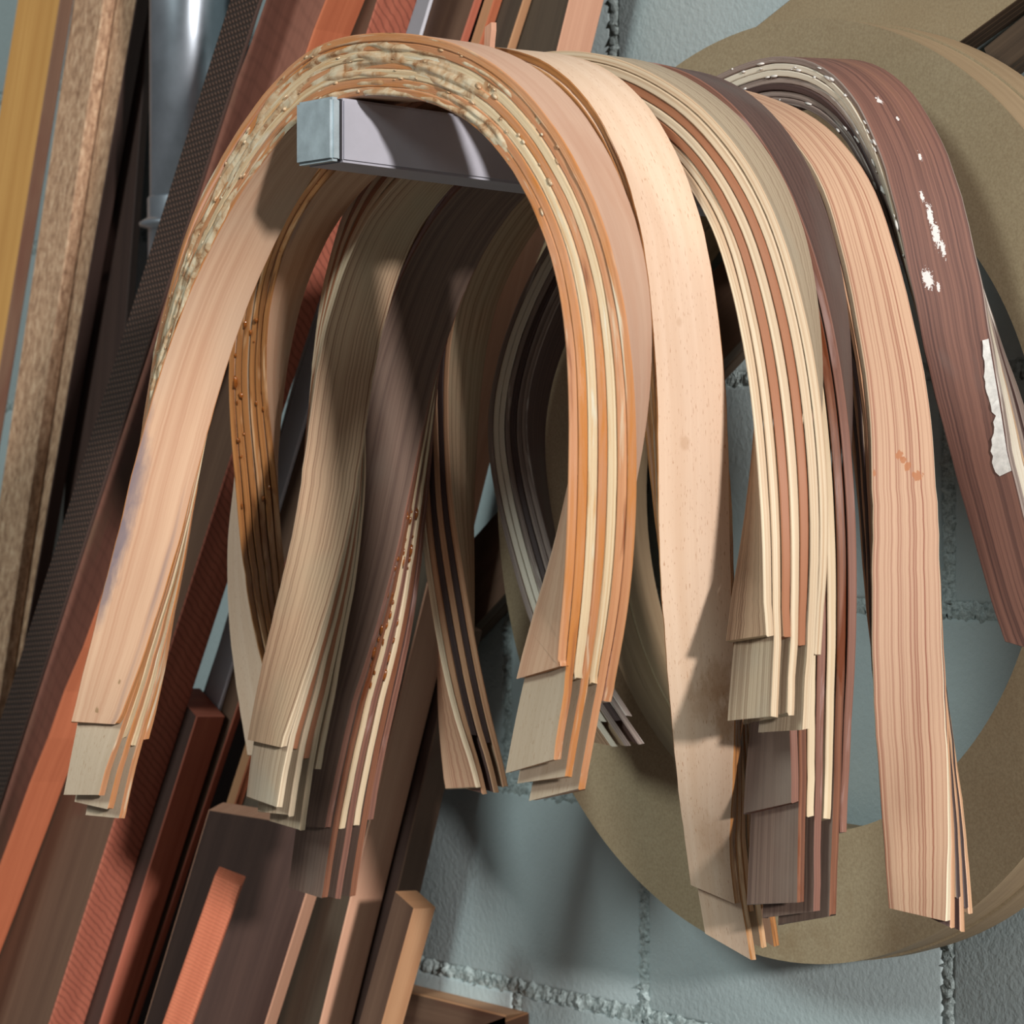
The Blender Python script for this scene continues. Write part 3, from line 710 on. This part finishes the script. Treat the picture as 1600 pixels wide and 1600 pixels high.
def add_stain(mat, u, v, ur, vr, col, t0, t1, nscale=(60, 200), k=1.2, strength=1.0, rough=None):
    """a mark of its own shape on one strip: ellipse in strip coordinates, broken up by noise"""
    nt = mat.node_tree; p = next(n for n in nt.nodes if n.type == 'BSDF_PRINCIPLED'); src = p.inputs['Base Color'].links[0].from_socket
    s = NT.__new__(NT); s.m = mat; s.t = nt; s.p = p
    uv = s.n('ShaderNodeUVMap').outputs[0]
    mp = s.n('ShaderNodeMapping'); mp.inputs['Location'].default_value = (-u / ur, -v / vr, 0); mp.inputs['Scale'].default_value = (1 / ur, 1 / vr, 1); s.l(uv, mp.inputs[0])
    ln = s.n('ShaderNodeVectorMath', operation='LENGTH'); s.l(mp.outputs[0], ln.inputs[0])
    n = s.noise(s.mapping(uv, (nscale[0], nscale[1], 1)), 1.0, 4.0, .65, .4)
    m1 = s.n('ShaderNodeMath', operation='MULTIPLY_ADD'); s.l(n, m1.inputs[0]); m1.inputs[1].default_value = k; m1.inputs[2].default_value = 1 - k / 2
    m2 = s.n('ShaderNodeMath', operation='SUBTRACT'); s.l(m1.outputs[0], m2.inputs[0]); s.l(ln.outputs['Value'], m2.inputs[1])
    msk = s.ramp(m2.outputs[0], [(t0, G0), (t1, (strength,) * 3 + (1,))])
    c = s.mix(msk, src, lin(col)); s.l(c, p.inputs['Base Color'])
def strip_uv(path, seed, k, pitch, py, side, outer, ef):
    n_off = path.thick / 2 * (1 if outer else -1); i = path.station_at_py(n_off, py, side)
    u = path.s[i] + (seed * 10 + k) * .37; e = ef * path.w / 2
    return u, (path.w + pitch * .95 - e) if outer else e
M['beech_outer'] = M['beech'].copy(); STRIPS[(2, 5)].data.materials[0] = M['beech_outer']
M['beech_inner_front'] = M['beech_inner'].copy(); STRIPS[(1, 0)].data.materials[0] = M['beech_inner_front']
for (py, ef, ur, vr, st) in ((760, .9, .05, .012, .7), (850, .92, .06, .012, .8), (930, .95, .05, .009, .7), (700, 1.0, .05, .006, .5)):
    u, v = strip_uv(pA, 1, 0, .0463 / 7, py, 'l', False, ef); add_stain(M['beech_inner_front'], u, v, ur, vr, (112, 104, 116), .0, .75, (40, 120), .9, st)
for (py, ef, ur, vr) in ((1110, .0, .004, .003), (1055, -.5, .003, .002)):
    u, v = strip_uv(pA, 1, 0, .0463 / 7, py, 'l', False, ef); add_stain(M['beech_inner_front'], u, v, ur, vr, (150, 120, 84), .1, .5, (200, 300), 1.2, .8)
for (py, ef, ur, vr, st) in ((690, .25, .008, .005, .28), (500, .2, .004, .003, .25), (1060, -.5, .024, .014, .45), (1095, -.2, .022, .020, .35), (1120, -.7, .02, .01, .5), (1300, -.3, .03, .02, .25)):
    u, v = strip_uv(pB, 2, 5, .0349 / 6, py, 'r', True, ef); add_stain(M['beech_outer'], u, v, ur, vr, (170, 118, 72), .05, .6, (90, 160), 1.4, st)
for (py, ef, ur, vr) in ((704, .12, .0055, .0050), (722, -.12, .0060, .0040), (738, -.45, .0055, .0075), (712, .0, .005, .004), (730, .95, .004, .002)):
    u, v = strip_uv(pE, 5, 5, .0350 / 6, py, 'r', True, ef); add_stain(M['oak_red'], u, v, ur, vr, (182, 116, 74), .32, .40, (260, 330), 1.5, .85)
for (py, ef, ur, vr) in ((300, .15, .008, .0022), (330, .05, .014, .0036), (365, .0, .016, .0046), (385, -.12, .012, .0026), (428, .50, .012, .0058), (150, .25, .006, .0032), (180, .0, .003, .002), (245, -.15, .006, .0018), (440, .25, .006, .002)):
    u, v = strip_uv(pF, 6, 6, .0380 / 7, py, 'r', True, ef); add_stain(M['walnut_red'], u, v, ur, vr, (224, 216, 212), .36, .44, (420, 520), 1.9, .95)
# torn paper on the far edge of the last arch
def torn_paper():
    V = []; Fc = []; r = np.random.RandomState(5); off = pF.thick / 2
    i0 = pF.station_at_py(off, 540, 'r'); i1 = pF.station_at_py(off, 760, 'r'); idx = list(range(i0, i1, 1))
    for k, i in enumerate(idx):
        wd = .004 + .010 * abs(math.sin(k * .21)) * (k / len(idx)) + r.uniform(0, .002)
        e0 = -pF.w / 2 + .0008; base = pF.P[i] + pF.N[i] * (off + .0006)
        V += [base + pF.E[i] * e0 - Vector(lF), base + pF.E[i] * (e0 + wd) + pF.N[i] * r.uniform(.0002, .0016) - Vector(lF),
              base + pF.E[i] * e0 - pF.N[i] * .0004 - Vector(lF), base + pF.E[i] * (e0 + wd) - pF.N[i] * .0003 - Vector(lF)]
    for k in range(len(idx) - 1):
        a = 4 * k; b = a + 4
        Fc += [(a, a + 1, b + 1, b), (a + 1, a + 3, b + 3, b + 1), (a + 3, a + 2, b + 2, b + 3), (a + 2, a, b, b + 2)]
    return mesh_from('torn_paper', V, Fc, mats=[M['glue_white']])
tp = link_obj('torn_paper', torn_paper(), rF); tp['label'] = 'torn white paper remnant'
# wooden peg wedged between the first two crowns
def peg():
    p = at(765, 70, -.490); loc = Vector(p) - Vector((0, 0, .012))
    V = []; Fc = []; prof = [(-.0042, -.002), (.0040, -.0024), (.0044, .002), (-.0038, .0024)]
    for k, (z, sx, dx) in enumerate([(0, .8, -.001), (.014, .95, 0), (.022, 1.05, .001), (.0265, 1.0, .0012)]):
        for (a, b) in prof: V.append((a * sx + dx, b, z + (.0012 * a / .004 if k == 3 else 0)))
    for k in range(3):
        for j in range(4): Fc.append((k * 4 + j, k * 4 + (j + 1) % 4, k * 4 + 4 + (j + 1) % 4, k * 4 + 4 + j))
    Fc += [(3, 2, 1, 0), (12, 13, 14, 15)]
    UV = [[(V[i][2], V[i][0]) for i in f] for f in Fc]
    o = link_obj('wooden_peg', mesh_from('wooden_peg', V, Fc, UV, [M['edge_pink_board']]), None, loc)
    tag(o, 'small pale wooden peg poking up between the first two arches', 'peg')
peg()
